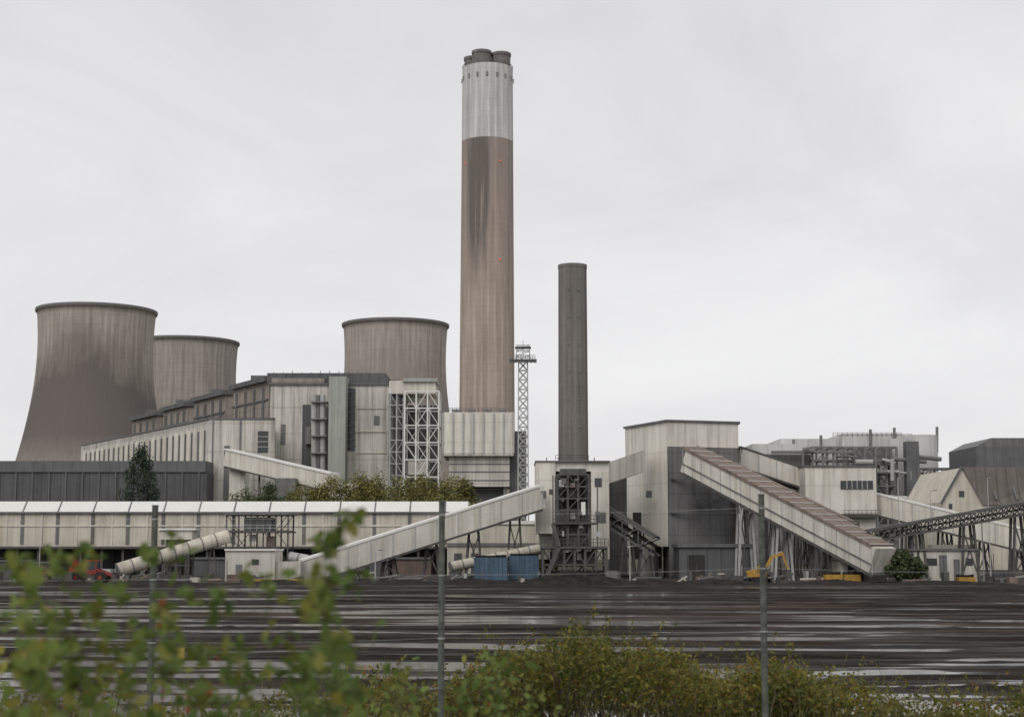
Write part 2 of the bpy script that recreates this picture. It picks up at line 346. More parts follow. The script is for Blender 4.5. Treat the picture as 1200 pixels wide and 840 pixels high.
# ---------------------------------------------------------------- chimneys
d=620; cx=P(571,300,d).x
zt=Z(82,d); zm=Z(168,d); k=d/F
m,n,l,col,s,mt_,rmp,mixc,noi,bs=conc("chimney_concrete",(0.47,0.39,0.335),(0.40,0.33,0.28),(0.20,0.165,0.14),-200,1,0.0,24,2.6)  # shaft concrete mixed towards grey, painting in some haze
hz=mt_('MINIMUM',mt_('MAXIMUM',mt_('DIVIDE',mt_('SUBTRACT',s.outputs[2],zm-66.0),50.0),0.0),1.0)
gx=mt_('MULTIPLY',mt_('ADD',s.outputs[0],3.6),0.19); gx=mt_('MAXIMUM',mt_('SUBTRACT',1.0,mt_('MULTIPLY',gx,gx)),0.0)
nn=rmp(noi((1,1,0.03),0.7,7,0.7),0.36,0.56,(0.12,)*3,(1,)*3)
front=mt_('LESS_THAN',s.outputs[1],0.0)
f=mt_('MINIMUM',mt_('MULTIPLY',mt_('MULTIPLY',mt_('MULTIPLY',mt_('MULTIPLY',gx,hz),nn),front),2.2),0.85)
mr2=mt_('MULTIPLY',mt_('MINIMUM',mt_('MAXIMUM',mt_('DIVIDE',mt_('SUBTRACT',s.outputs[2],zm-70.0),70.0),0.0),1.0),0.6)
col2=mixc(mr2,col,(0.25,0.21,0.19))
col2=mixc(f,col2,(0.12,0.108,0.10))
l.new(col2,bs.inputs['Base Color'])
wm=conc("chimney_white_band",(0.64,0.63,0.61),(0.54,0.53,0.515),(0.5,0.5,0.5),-200,1,0.0,24,2.6)[0]
e=bpy.data.objects.new("power_station_chimney",None); scene.collection.objects.link(e); e.location=(cx,d,0)
rT=30.3*k; rB=33.5*k
rr=lambda z: rB+(rT-rB)*z/zt
v,f_=lathe([(rr(z),z) for z in np.linspace(0,zm,30)]); mesh_obj("brown_shaft",v,f_,m,e,None,True)
v,f_=lathe([(rr(z)+0.05,z) for z in np.linspace(zm,zt,12)]+[(rT-0.9,zt),(rT-0.9,zt-5),(0.01,zt-5)]); mesh_obj("white_painted_shaft",v,f_,wm,e,None,False)
bb=B("x")
for i in range(16):
    a=2*math.pi*i/16
    bb.beam("p",steelf,((rT+0.1)*math.cos(a),(rT+0.1)*math.sin(a),zt-4.0),((rT+0.1)*math.cos(a),(rT+0.1)*math.sin(a),zt-5.8),0.7)
for zz in (zt+0.9,zt+0.1):
    for i in range(40):
        a=2*math.pi*i/40;a2=2*math.pi*(i+1)/40
        bb.beam("p",steelf,((rT)*math.cos(a),(rT)*math.sin(a),zz),((rT)*math.cos(a2),(rT)*math.sin(a2),zz),0.2)
V,Fc,q=list(bb.parts.values())[0]; mesh_obj("vents_and_rail",V,Fc,q,e)
fl=M("flue_dark",(0.21,0.19,0.185),(0.14,0.128,0.125),0.8,0.3,0.4)
for fx,fy,fr_,fh in((-6.4,1.2,3.3,5.4),(-2.4,-4.6,3.9,6.2),(5.6,-2.4,3.9,6.0),(3.0,5.6,3.7,6.0)):
    v,f_=lathe([(fr_,zt-5),(fr_,zt+fh-1.2),(fr_+0.25,zt+fh-1.2),(fr_+0.25,zt+fh),(fr_-0.3,zt+fh),(fr_-0.3,zt-5)],32); o=mesh_obj("flue",v,f_,fl,e); o.location=(fx,fy,0)
for px,py in((545,190),(586,190),(586,305)):
    q=P(px,py,d-8); x=q.x-cx; z=q.z; r_=rr(z)+0.2; x=math.copysign(min(abs(x),r_*0.97),x); y=-math.sqrt(max(r_*r_-x*x,0.1))
    bb=B("x"); bb.box("l",redlamp,x-0.3,x+0.3,y-0.4,y,z-0.25,z+0.25); V,Fc,q=list(bb.parts.values())[0]; mesh_obj("warning_lamp",V,Fc,q,e)
d=500; m2=conc("dark_chimney_concrete",(0.22,0.202,0.185),(0.17,0.157,0.145),(0.1,0.09,0.08),-200,1,0.0,16,2.2)[0]  # dark concrete lightened, mist painted into its base colour
e=bpy.data.objects.new("dark_concrete_chimney",None); scene.collection.objects.link(e); e.location=(P(671.5,450,d).x,d,0)
zt=Z(311,d); r0=17*d/F
v,f_=lathe([(r0*1.06,0),(r0*0.99,zt-1.2),(r0*1.015,zt-1.1),(r0*1.015,zt),(r0*0.85,zt),(r0*0.85,zt-12),(0.01,zt-12)],48); mesh_obj("shaft",v,f_,m2,e)
bb=B("x")
for zz in np.arange(8,zt-4,9.0):
    for a in (-1.9,-1.2): bb.box("p",steelf,r0*1.04*math.cos(a)-0.25,r0*1.04*math.cos(a)+0.25,r0*1.04*math.sin(a)-0.15,r0*1.04*math.sin(a)+0.2,zz,zz+0.8)
V,Fc,q=list(bb.parts.values())[0]; mesh_obj("inspection_plates",V,Fc,q,e)

# ---------------------------------------------------------------- lattice mast
d=380; b=B("floodlight_mast"); c=X(613,d,480); hw=6.5*d/F; zt=Z(423,d)
for sx in(-1,1):
    for sy in(-1,1): b.beam("legs",galv,(c+sx*hw,d+sy*hw,0),(c+sx*hw*0.8,d+sy*hw*0.8,zt),0.28)
nb=22
for i in range(nb):
    z0=zt*i/nb; z1=zt*(i+1)/nb; w0=hw*(1-0.2*i/nb); w1=hw*(1-0.2*(i+1)/nb)
    for sy in(-1,1):
        b.beam("bracing",galv,(c-w0,d+sy*w0,z0),(c+w1,d+sy*w1,z1),0.16); b.beam("bracing",galv,(c+w0,d+sy*w0,z0),(c-w1,d+sy*w1,z1),0.16)
        b.beam("bracing",galv,(c-w1,d+sy*w1,z1),(c+w1,d+sy*w1,z1),0.16)
    for sx in(-1,1): b.beam("bracing",galv,(c+sx*w0,d-w0,z0),(c+sx*w1,d+w1,z1),0.16)
hw2=14*d/F
b.box("platform",steelf,c-hw2,c+hw2,d-2,d+2,zt,zt+0.25); b.rail("platform_rail",steelf,(c-hw2,d-2,zt),(c+hw2,d-2,zt),1.2,10,0.12)
for i in range(7):
    x=c-hw2+i*2*hw2/6; b.box("floodlights",dkgrey,x-0.4,x+0.4,d-2.6,d-2.1,zt-0.7,zt+0.2)
b.frame("head_frame",steelf,c-1.6,c+1.6,d-1.2,d+1.2,zt,Z(405,d),1,3,0.16,1)
b.beam("antenna",steelf,(c,d,zt),(c,d,Z(404,d)+1),0.12)
b.box("head_frame",steelf,c-2,c+2,d-1.5,d+1.5,Z(408,d),Z(408,d)+0.2)
b.done()
# ---------------------------------------------------------------- dark boundary building left
b=B("long_dark_shed"); d=420
b.pb("walls",dkgrey,-260,241,553,None,d,20)
b.box("roof_fascia",dkgrey2,X(-260,d,545),X(241.5,d,545),d-0.5,d+20,Z(553,d),Z(540,d))
for i in range(26): 
    x=X(-255+i*19.5,d); b.box("wall_posts",dkgrey2,x-0.2,x+0.2,d-0.35,d,0,Z(553,d))
b.done()
b=B("turbine_hall"); A=(X(243,430),430); Bc=(X(321,430),430); Fa=(X(95,545,530),545); z=Z(491.5,430)
Bb=(X(318,545,520),545)
b.prism("walls",stained,[A,Bc,Bb,Fa],0,z)
b.prism("roof",dkgrey2,[(A[0]-0.3,A[1]-0.3),(Bc[0],A[1]-0.3),(Bb[0],545.3),(Fa[0]-0.4,545.3)],z,z+0.5)
dv=Vector((Fa[0]-A[0],Fa[1]-A[1],0)); ln=dv.length; dn=dv.normalized(); nrm=Vector((dn.y,-dn.x,0)); 
if nrm.y>0: nrm=-nrm
for i in range(23):
    q=Vector((A[0],A[1],0))+dn*(3+i*(ln-5)/23)+nrm*0.12
    b.beam("side_strips",dkgrey2,q+Vector((0,0,z*0.60)),q+Vector((0,0,z*0.93)),0.5)
    q2=q+dn*1.9; b.beam("side_panels",white2,q2+Vector((0,0,z*0.52)),q2+Vector((0,0,z*0.95)),1.6,0.12)
b.pb("windows",glass,302,314,505,530,429.8,0.2)
for py in(511,517,523): b.pb("window_bars",galv,302,314,py,py+0.8,429.7,0.1)
b.pb("door_panel",grey,262,268,522,586,429.7,0.25)
b.pb("downpipes",grey,280,281.4,492,586,429.5,0.4); b.pb("downpipes",grey,248,249,492,586,429.5,0.4)
b.done()
b=B("boiler_house")
b.pb("front_wall",stained,315,455,450,None,470,25)
b.pb("roof_house",dkgrey,313,452,437,448.5,474,30)
b.pb("roof_house_panels",brownw,318,380,443,449.5,472,5)
b.pb("roof_parapet",dkgrey2,314,456,448.5,451,469.4,25)
zz=[Z(438,478),Z(438,478)-1.0,Z(438,478)-1.8,Z(438,478)-2.6]
e0=Vector((X(314,478,500),478,0)); e1=Vector((X(155,600,500),600,0))
segs=[(0.0,0.22),(0.27,0.49),(0.54,0.73),(0.78,1.0)]
for i,(a,c) in enumerate(segs):
    p=e0.lerp(e1,a); q=e0.lerp(e1,c); off=Vector((40,10,0))
    b.prism("stepped_walls",brownw,[p.xy,(p+off).xy,(q+off).xy,q.xy],0,zz[i]-2.4)
    b.prism("stepped_roofs",dkgrey,[(p+Vector((-1.2,-1.2,0))).xy,(p+off).xy,(q+off).xy,(q+Vector((-1.5,0,0))).xy],zz[i]-2.39,zz[i]-0.9)
    for j in range(4):
        m_=p.lerp(q,(j+0.5)/4)+Vector((-0.25,-0.15,0)); b.beam("wall_pilasters",dkgrey2,(m_.x,m_.y,20),(m_.x,m_.y,zz[i]-4),0.7)
    for h_ in(8,14): b.beam("wall_ledges",dkgrey2,(p.x-0.3,p.y,zz[i]-h_),(q.x-0.3,q.y,zz[i]-h_),0.5)
    m_=p.lerp(q,0.5); b.box("roof_vents",dkgrey2,m_.x,m_.x+6,m_.y,m_.y+5,zz[i]-0.9,zz[i]+1.0)
p=e0.lerp(e1,0.02)+Vector((4,6,0)); q=e1+Vector((8,8,0))
b.prism("recess_walls",dkgrey,[p.xy,(p+Vector((30,0,0))).xy,(q+Vector((30,0,0))).xy,q.xy],0,Z(438,478)-9)
b.pb("stair_tower",ltgreen,384,404,441,None,463,10)
b.pb("window_strip",glass,407,416,455,528,469.8,0.3)
for i in range(9): b.pb("window_strip_bars",grey,406.5,416.5,458+i*8,459.3+i*8,469.6,0.2)
b.pb("window_strip_frame",grey,404,407,452,560,469.6,0.5)
b.pb("shaft_recess",dkgrey,354,365,474,548,469.7,0.4)
for i,px in enumerate((368,373,378)): b.tube("ducts",galv if i!=1 else grey,P(px,560,466),P(px,463,466),0.9)
for py in(470,490,510,530): b.pb("duct_platforms",steelf,364,383,py,py+1.5,464,5)
b.pb("wall_plant",steelf,358,364,500,520,468,1.5)
for py in(478,505,530): b.pb("wall_bands",cream,418,452,py,py+1,469.7,0.3)
b.pb("wall_vents",grey,438,444,487,497,469.6,0.4)
b.pb("wall_vents",grey,329,334,497,520,469.7,0.3)
for i in range(12):
    x=X(318+i*11,475,440); b.beam("roof_antennas",steelf,(x,480,Z(437,480)),(x,480,Z(437-random.choice([1,1.5,3]),480)),0.2)
b.done()
b=B("precipitator_steel_frame"); d=455
b.pb("casing",white2,456,510,446,461,d+2,14)
b.pb("casing_roof",ltgreen,472,512,443,447,d+1,14)
b.pb("inner_stack",dkgrey2,463,470,461,560,d+8,5)
b.pb("inner_panels",ltgreen,474,485,465,470,d+6,4)
for px in (459,466): b.tube("vertical_ducts",grey,P(px,563,d+4),P(px,461,d+4),0.9)
b.frame("steel_frame",galv,X(456,d),X(472,d),d,d+10,Z(640,d),Z(461,d),2,13,0.35,0.5)
b.frame("white_lattice",roofw,X(474,d),X(514,d),d-2,d+9,Z(640,d),Z(459,d),3,9,0.42,0.8)
b.pb("rear_wall",grey,476,516,475,None,d+16,3)
b.pb("lower_tanks",white2,478,500,540,556,d+2,6)
b.done()
b=B("white_precipitator_casing"); d=450; x0,x1=X(519,d),X(602,d)
b.box("upper_casing",white,x0,x1,d,d+25,Z(531,d),Z(483,d))
b.prism("hopper_section",stained,[(x0,d),(x1,d),(x1,d+25),(x0,d+25)],Z(534,d),Z(531.2,d))
b.pb("lower_casing",stained,526,597,534,570,d+2,20)
for i in range(8): 
    px=519+i*83/7; b.pb("wall_ribs",galv,px-0.8,px+0.8,484,531,d-0.4,0.38)
b.rail("roof_rail",steelf,(x0,d,Z(483,d)),(x1,d,Z(483,d)),1.2,16,0.16)
for px in(530,548,566,584): b.pb("rooftop_units",grey,px,px+9,479.5,483,d+5,5)
b.pb("legs",steelf,528,533,570,None,d+3,2); b.pb("legs",steelf,590,595,570,None,d+3,2)
b.pb("machinery",dkgrey,535,590,573,None,d+6,10)
for py in(543,552,562): b.pb("side_bands",grey,526,597,py,py+1,d+1.8,0.2)
b.pb("side_duct",dkgrey2,597,617,505,None,d+6,8)
b.done()
b=B("inclined_conveyor_gallery")
a=P(268,537,415); c=P(392,566,400)
b.beam("gallery",white2,a,c,4,4.2); b.beam("roof",roofw,a+Vector((0,0,2.4)),c+Vector((0,0,2.4)),4.6,0.4)
b.beam("floor_trim",steel,a-Vector((0,0,2.3)),c-Vector((0,0,2.3)),4.3,0.4)
for t_ in(0.3,0.6,0.9):
    q=a.lerp(c,t_); b.beam("trestle",steelf,(q.x-1,q.y,0),(q.x,q.y,q.z-2),0.4); b.beam("trestle",steelf,(q.x+1,q.y,0),(q.x,q.y,q.z-2),0.4)
b.pb("head_house",white2,268,286,528,None,414,8)
b.done()
b=B("workshop_block"); b.pb("walls",white2,384,420,566,None,395,8); b.pb("side_walls",grey,322,345,560,None,398,6); b.done()

# ---------------------------------------------------------------- long conveyor gallery
b=B("long_conveyor_gallery"); d=330; x0=X(-300,d); x1=X(548,d); ze=Z(600,d); zr=Z(587,d); zb=Z(640,d)
b.box("wall",cream,x0,x1,d,d+12,zb,ze)
b.add("roof",roofw,[(x0,d-0.4,ze),(x1,d-0.4,ze),(x1,d+2.4,zr),(x0,d+2.4,zr),(x0,d+13,zr+0.2),(x1,d+13,zr+0.2),(x1,d+13,ze),(x0,d+13,ze)],[(0,1,2,3),(3,2,5,4),(4,5,6,7),(1,6,5,2),(0,3,4,7),(0,7,6,1)])
step=20.5*d/F
i=0; x=x0
while x<x1:
    if i%2==0: b.box("dark_panels",grey,x-0.75,x+0.0,d-0.12,d,zb+0.4,ze-0.3)
    else: b.box("light_ribs",white2,x-0.2,x+0.2,d-0.15,d,zb,ze)
    if i%2==0: b.beam("roof_ribs",grey,(x-0.3,d-0.45,ze+0.05),(x-0.3,d+2.4,zr+0.05),0.28,0.1)
    x+=step; i+=1
b.box("sill",steel,x0,x1,d-0.3,d+0.1,zb-0.5,zb-0.02)
b.box("gutter",grey,x0,x1,d-0.7,d-0.42,ze-0.25,ze+0.1)
b.box("mid_rail",white2,x0,x1,d-0.2,d-0.02,(zb+ze)/2+0.6,(zb+ze)/2+0.9)
x=x0
while x<x1:
    b.beam("columns",steel,(x,d+1,0),(x,d+1,zb-0.5),0.5); b.beam("columns",steel,(x,d+10,0),(x,d+10,zb-0.5),0.5); x+=step*1.2
b.box("dark_backing",dkgrey,x0,x1,d+11,d+12,0,zb-0.5)  # dark sheet added to paint the shade beneath the gallery
b.done()
b=B("low_beige_shed")
b.pb("walls",cream,524,632,614,None,322,10); b.pb("roof",roofw,522,634,610,614,321.6,11)
b.pb("lean_to",white2,548,600,600,610,335,8)
for i in range(5): b.pb("doors",dkgrey,532+i*20,541+i*20,648,None,321.8,0.2)
b.pb("belt_band",grey,524,632,636,640,321.7,0.3)
b.done()
b=B("service_sheds")
for px,w_,h,mt in((0,34,658,dkgrey2),(40,30,660,dkgrey),(225,40,655,dkgrey),(395,60,657,dkgrey),(460,45,655,brick),(-60,50,655,dkgrey)):
    b.pb("walls",mt,px,px+w_,h,None,322,6); b.pb("roofs",dkgrey2,px-1,px+w_+1,h-2,h,321.6,7)
b.done()

# ---------------------------------------------------------------- conveyors
def conveyor(name,a,c,w_,h,wall,roof,leg=steel,nleg=5,truss=False,ribs=0):
    b=B(name); a=Vector(a);c=Vector(c); up=Vector((0,0,1)); dd=(c-a).normalized()
    if truss:
        L_=(c-a).length; nn=int(L_/h)
        side=dd.cross(up).normalized()
        for sd_ in(-1,1):
            o=side*sd_*w_/2
            b.beam("chords",wall,a+o+up*h/2,c+o+up*h/2,0.35); b.beam("chords",wall,a+o-up*h/2,c+o-up*h/2,0.35)
            for i in range(nn):
                p=a.lerp(c,i/nn)+o; q=a.lerp(c,(i+1)/nn)+o
                b.beam("bracing",wall,p-up*h/2,q+up*h/2,0.18); b.beam("bracing",wall,p-up*h/2,p+up*h/2,0.2)
        b.beam("belt",black,a,c,w_*0.85,0.3)
        b.beam("belt_cover",roof,a+up*(h/2+0.2),c+up*(h/2+0.2),w_*0.8,0.35)
    else:
        b.beam("gallery",wall,a,c,w_,h); b.beam("roof",roof,a+up*(h/2+0.2),c+up*(h/2+0.2),w_+0.3,0.35)
        b.beam("floor",leg,a-up*(h/2+0.25),c-up*(h/2+0.25),w_+0.1,0.4)
        if ribs:
            L_=(c-a).length; nn=int(L_/ribs); side=dd.cross(up).normalized()
            for i in range(nn+1):
                p=a.lerp(c,i/nn)
                if abs(side.y)>0.01:
                    o=side*(w_/2+0.06)*(-1 if side.y>0 else 1)
                    b.beam("wall_ribs",galv,p+o-up*h/2,p+o+up*h/2,0.16,0.1)
    for i in range(1,nleg+1):
        p=a.lerp(c,i/(nleg+0.6)); zb=p.z-h/2
        if zb>2.5:
            for s_ in(-1,1):
                b.beam("trestles",leg,(p.x+s_*1.5,p.y,0),(p.x+s_*0.8,p.y,zb),0.4)
                b.beam("trestles",leg,(p.x+s_*1.5,p.y+w_*0.8,0),(p.x+s_*0.8,p.y+w_*0.8,zb),0.4)
            b.beam("trestles",leg,(p.x-1.5,p.y,0.5),(p.x+1,p.y,zb*0.9),0.22); b.beam("trestles",leg,(p.x+1.5,p.y,0.5),(p.x-1,p.y,zb*0.9),0.22)
    b.done()
conveyor("rising_conveyor_gallery",P(352,671,272),P(632,583,285),4,4.0,white2,roofw,ribs=4)
b=B("conveyor_tail_house"); b.pb("walls",white2,264,322,645,None,266,9); b.pb("roof",roofw,263,323,643,645,265.6,10)
b.pb("annex_walls",white2,322,352,658,None,267,7); b.pb("door",grey,276,283,661,None,265.8,0.2); b.pb("window",glass,295,303,655,661,265.8,0.2); b.pb("yellow_kerb",yellow,288,350,678,681,263,0.5); b.done()
def pipe(name,a,c,r,mat):
    b=B(name); b.tube("casing",mat,a,c,r,seg=16); a=Vector(a);c=Vector(c)
    for i in range(9):
        q=a.lerp(c,i/8); dd=(c-a).normalized(); b.tube("flanges",grey,q-dd*0.1,q+dd*0.1,r*1.05,seg=16)
    for t_ in(0.15,0.5,0.85):
        q=a.lerp(c,t_); b.beam("supports",steel,(q.x-1,q.y,0),(q.x,q.y,q.z),0.25); b.beam("supports",steel,(q.x+1,q.y,0),(q.x,q.y,q.z),0.25)
    b.done()
pipe("tubular_conveyor",P(138,668,262),P(268,628,270),1.2,cream)
pipe("tubular_conveyor",P(528,664,276),P(632,643,282),0.9,cream)
pipe("tubular_conveyor",P(340,652,285),P(430,668,280),0.9,galv)
b=B("sampling_tower"); d=285
b.frame("frame",steel,X(266,d),X(338,d),d,d+7,0,Z(603,d),5,4,0.26,0.5); b.pb("cabin",dkgrey2,286,318,606,622,d+1,5); b.pb("deck",steel,264,340,622,624,d-0.5,8)
b.rail("deck_rail",galv,(X(264,d),d-0.5,Z(622,d)),(X(340,d),d-0.5,Z(622,d)),1.1,10)
b.pb("roof",dkgrey2,262,342,600,603,d-0.5,8); b.pb("drive_units",galv,292,300,626,634,d+1,2); b.pb("drive_units",rust,312,322,628,640,d+1,2); b.done()
b=B("loading_hopper"); d=278
b.prism("hopper",white2,[(X(188,d),d),(X(226,d),d),(X(226,d),d+5),(X(188,d),d+5)],Z(632,d),Z(621,d)); 
b.prism("chute",grey,[(X(194,d),d+1),(X(220,d),d+1),(X(220,d),d+4),(X(194,d),d+4)],Z(645,d),Z(632.2,d))
b.pb("canopy",roofw,184,229,619,621,d-0.4,6); b.frame("legs",steel,X(192,d),X(222,d),d+0.5,d+4.5,0,Z(645,d),2,2,0.3,0.8); b.done()

# ---------------------------------------------------------------- transfer tower & stacker
b=B("transfer_tower"); d=288
b.pb("left_wall",white,628,651,541,625,d,14); b.pb("head",white,651,714,541,552,d+0.5,14); b.pb("right_wall",white,693,714,552,655,d,14)
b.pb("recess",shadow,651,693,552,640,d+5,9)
b.pb("parapet",grey,627,715,539.5,541,d-0.3,15)
b.pb("window",glass,697,705,560,570,d-0.15,0.2); b.pb("louvre",grey,698,710,600,612,d-0.15,0.2); b.pb("louvre",grey,633,640,575,583,d-0.15,0.2)
b.prism("link_gallery",white,[(X(714,d),d+1),(X(756,d+12),d+12),(X(756,d+12),d+17),(X(714,d),d+7)],[Z(566,d),Z(552,d+12),Z(552,d+12),Z(566,d)],[Z(541,d),Z(527,d+12),Z(527,d+12),Z(541,d)])
b.pb("rear_block",white2,632,652,585,655,d+6,8)
b.pb("rear_grey",grey,714,735,560,None,d+14,5)
for i in range(5): b.pb("roof_posts",steel,640+i*14,641+i*14,536,541,d+3,0.4)
b.rail("roof_rail",steel,(X(651,d),d,Z(539.5,d)),(X(690,d),d,Z(539.5,d)),1.0,8,0.08)
b.done()
b=B("coal_stacker"); d=270
b.frame("tower_frame",steel,X(653,d),X(690,d),d,d+8,Z(640,d),Z(556,d),3,6,0.35,0.7)
b.pb("chute_upper",black,660,684,566,596,d+2,4); b.pb("machine_house",dkgrey,656,688,596,614,d+1,6)
b.prism("chute_cone",dkgrey2,[(X(664,d),d+2),(X(680,d),d+2),(X(680,d),d+5),(X(664,d),d+5)],Z(640,d),Z(614,d))
b.pb("deck",steel,634,712,640,642.5,d-1,11); b.rail("deck_rail",steel,(X(634,d),d-1,Z(640,d)),(X(712,d),d-1,Z(640,d)),1.3,18,0.1)
b.pb("mid_deck",steel,648,700,612,614,d-1,10); b.rail("mid_rail",steel,(X(648,d),d-1,Z(612,d)),(X(700,d),d-1,Z(612,d)),1.2,12,0.1)
b.frame("undercarriage",steel,X(636,d),X(710,d),d-0.5,d+8,0,Z(642.5,d),6,2,0.4,0.9)
b.pb("under_boxes",steel,645,700,646,664,d+2,4)
b.pb("bogies",black,638,708,669,None,d-0.8,9)
b.tube("pulley",steel,P(672,574,d+0.8),P(672,574,d+1.8),1.3,seg=24)
b.pb("side_panels",roofw,681,686,588,603,d-0.2,0.3); b.pb("side_panels",galv,655,661,562,570,d-0.2,0.3); b.pb("side_panels",galv,668,674,600,608,d+0.7,0.3)
b.pb("top_cap",dkgrey,657,687,549,556,d,7)
for px in(648,654,692,700): b.beam("masts",steel,P(px,640,d),P(px,548+random.random()*20,d),0.2)
b.beam("stairs",steel,P(640,676,d-1.5),P(655,642,d-1.5),0.3,0.7); b.beam("stairs",steel,P(655,640,d-1),P(648,614,d-1),0.3,0.7)
for k_ in range(14):
    px=random.uniform(640,706); py=random.uniform(560,660); b.pb("fittings",random.choice([steel,galv,dkgrey2,rust]),px,px+random.uniform(2,6),py,py+random.uniform(2,7),d-0.3,0.8)
b.done()
conveyor("dark_stub_conveyor",P(714,606,292),P(770,641,288),3,3.2,dkgrey2,steel,nleg=2,truss=True)

# ---------------------------------------------------------------- hopper building
b=B("coal_crusher_building")
c0=(X(783,298,560),298);c1=(X(866,303,560),303);c2=(X(856,326),326);c3=(X(733,316,560),316)
zt=Z(494,298); zmid=Z(523,298)
b.prism("upper_walls",white,[c0,c1,c2,c3],zmid,zt)
b.prism("lower_walls",grey,[(c0[0]+0.02,c0[1]+0.05),(c1[0]-0.1,c1[1]+0.1),c2,(c0[0]+0.2,c0[1]+14)],0,zmid-0.01)
b.prism("left_wall",white,[(c0[0]-0.1,c0[1]),(c0[0]+0.0,c0[1]+14),(c3[0]+7,c3[1]+3),c3],Z(640,300),zmid-0.02)
b.prism("left_base",white2,[(c0[0]-3,c0[1]+2.5),(c0[0],c0[1]+14),(c3[0]+7,c3[1]+3),(c3[0]+2,c3[1]-1)],0,Z(640,300)-0.02)
b.prism("roof_edge",dkgrey2,[(c0[0]-0.3,c0[1]-0.4),(c1[0]+0.4,c1[1]-0.3),c2,(c3[0]-0.4,c3[1])],zt,zt+0.4)
b.pb("window",glass,757,764,575,583,300,0.3)
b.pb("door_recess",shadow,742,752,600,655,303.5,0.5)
for py in (560,600): b.pb("bands",dkgrey2,786,866,py,py+1.2,297.6,0.6)
for i in range(4): b.pb("vents",dkgrey,812+i*12,819+i*12,585,591,298.4,0.5)
b.pb("lean_to",dkgrey,796,882,641,None,284,10); b.pb("lean_to_roof",dkgrey2,794,884,637,641,283.5,11)
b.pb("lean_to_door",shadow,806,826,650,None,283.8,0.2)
b.done()
b=B("descending_conveyor_gallery")
a=P(812,540,293); c=P(1034,657,256); w_=5; 
dd=(c-a).normalized(); side=dd.cross(Vector((0,0,1))).normalized()
if side.y>0: side=-side
up=Vector((0,0,1))
h=4.4
b.beam("gallery",white2,a,c,w_,h)
b.beam("roof",rust,a+up*(h/2+0.25),c+up*(h/2+0.25),w_+0.5,0.5)
b.beam("floor",steel,a-up*(h/2+0.3),c-up*(h/2+0.3),w_+0.2,0.5)
for i in range(19):
    p=a.lerp(c,i/18); o=side*(w_/2+0.05); b.beam("wall_ribs",galv,p+o-up*h/2,p+o+up*h/2,0.13,0.1)
    b.beam("roof_ribs",roofw,p+side*(w_/2+0.3)+up*(h/2+0.58),p-side*(w_/2+0.3)+up*(h/2+0.58),0.3,0.12)
b.beam("cable_tray",grey,a+side*(w_/2+0.15)-up*0.6,c+side*(w_/2+0.15)-up*0.6,0.15,0.2)
for t_ in(0.3,0.5,0.7,0.85):
    p=a.lerp(c,t_)
    for s_ in(-1,1):
        for yy in(-2,2): b.beam("trestles",galv if t_<0.6 else steel,(p.x+s_*1.6,p.y+yy,0),(p.x+s_*0.9,p.y+yy,p.z-2.2),0.4)
    b.beam("trestles",steel,(p.x-1.6,p.y-2,0.5),(p.x+1.2,p.y-2,p.z-3),0.25)
b.done()
conveyor("parallel_conveyor_gallery",P(820,533,302),P(1000,622,290),4,3,rust,rust,nleg=3)
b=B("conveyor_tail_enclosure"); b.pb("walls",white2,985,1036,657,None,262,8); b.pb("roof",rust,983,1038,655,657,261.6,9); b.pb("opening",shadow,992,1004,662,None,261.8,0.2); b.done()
conveyor("upper_link_conveyor",P(864,536,318),P(968,571,322),4,3.8,white2,dkgrey,nleg=2,ribs=4)
conveyor("upper_link_conveyor",P(864,548,330),P(962,583,334),4,3.0,dkgrey2,dkgrey,nleg=2)
b=B("conveyor_junction_house"); d=312
b.pb("walls",white,944,1027,547,602,d,16); b.pb("roof",dkgrey2,943,1028,545,547,d-0.3,17)
b.pb("lower_walls",white2,990,1027,602,None,d+1,12); b.pb("windows",glass,985,1023,563,573,d-0.15,0.2)
for i in range(5): b.pb("window_bars",galv,992+i*6,993+i*6,563,573,d-0.3,0.14)
b.frame("stair_frame",steel,X(952,d),X(988,d),d+1,d+10,0,Z(602,d),4,5,0.35,0.7)
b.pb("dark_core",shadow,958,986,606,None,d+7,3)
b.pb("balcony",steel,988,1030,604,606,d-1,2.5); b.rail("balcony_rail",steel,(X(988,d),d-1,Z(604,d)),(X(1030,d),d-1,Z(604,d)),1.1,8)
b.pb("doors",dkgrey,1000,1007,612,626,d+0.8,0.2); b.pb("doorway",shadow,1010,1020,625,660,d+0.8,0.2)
b.done()
conveyor("outgoing_conveyor_gallery",P(1025,590,318),P(1270,650,300),4,4.0,white2,roofw,ribs=4)
conveyor("dark_truss_conveyor",P(1015,629,262),P(1290,580,262),2.6,1.8,steel,dkgrey,nleg=4,truss=True)
b=B("site_office_kiosk"); d=262; b.pb("walls",white2,1066,1145,645,None,d,7); b.pb("roof",dkgrey2,1064,1147,642.5,645,d-0.4,8)
b.pb("door",dkgrey2,1118,1125,655,None,d-0.15,0.2); b.pb("window",glass,1085,1098,654,662,d-0.15,0.2); b.pb("window",glass,1132,1140,654,662,d-0.15,0.2)
b.pb("side_panel",grey,1101,1110,650,676,d-0.15,0.2)
b.pb("upper_box",cream,1092,1140,638,642.4,d+3,4); b.done()

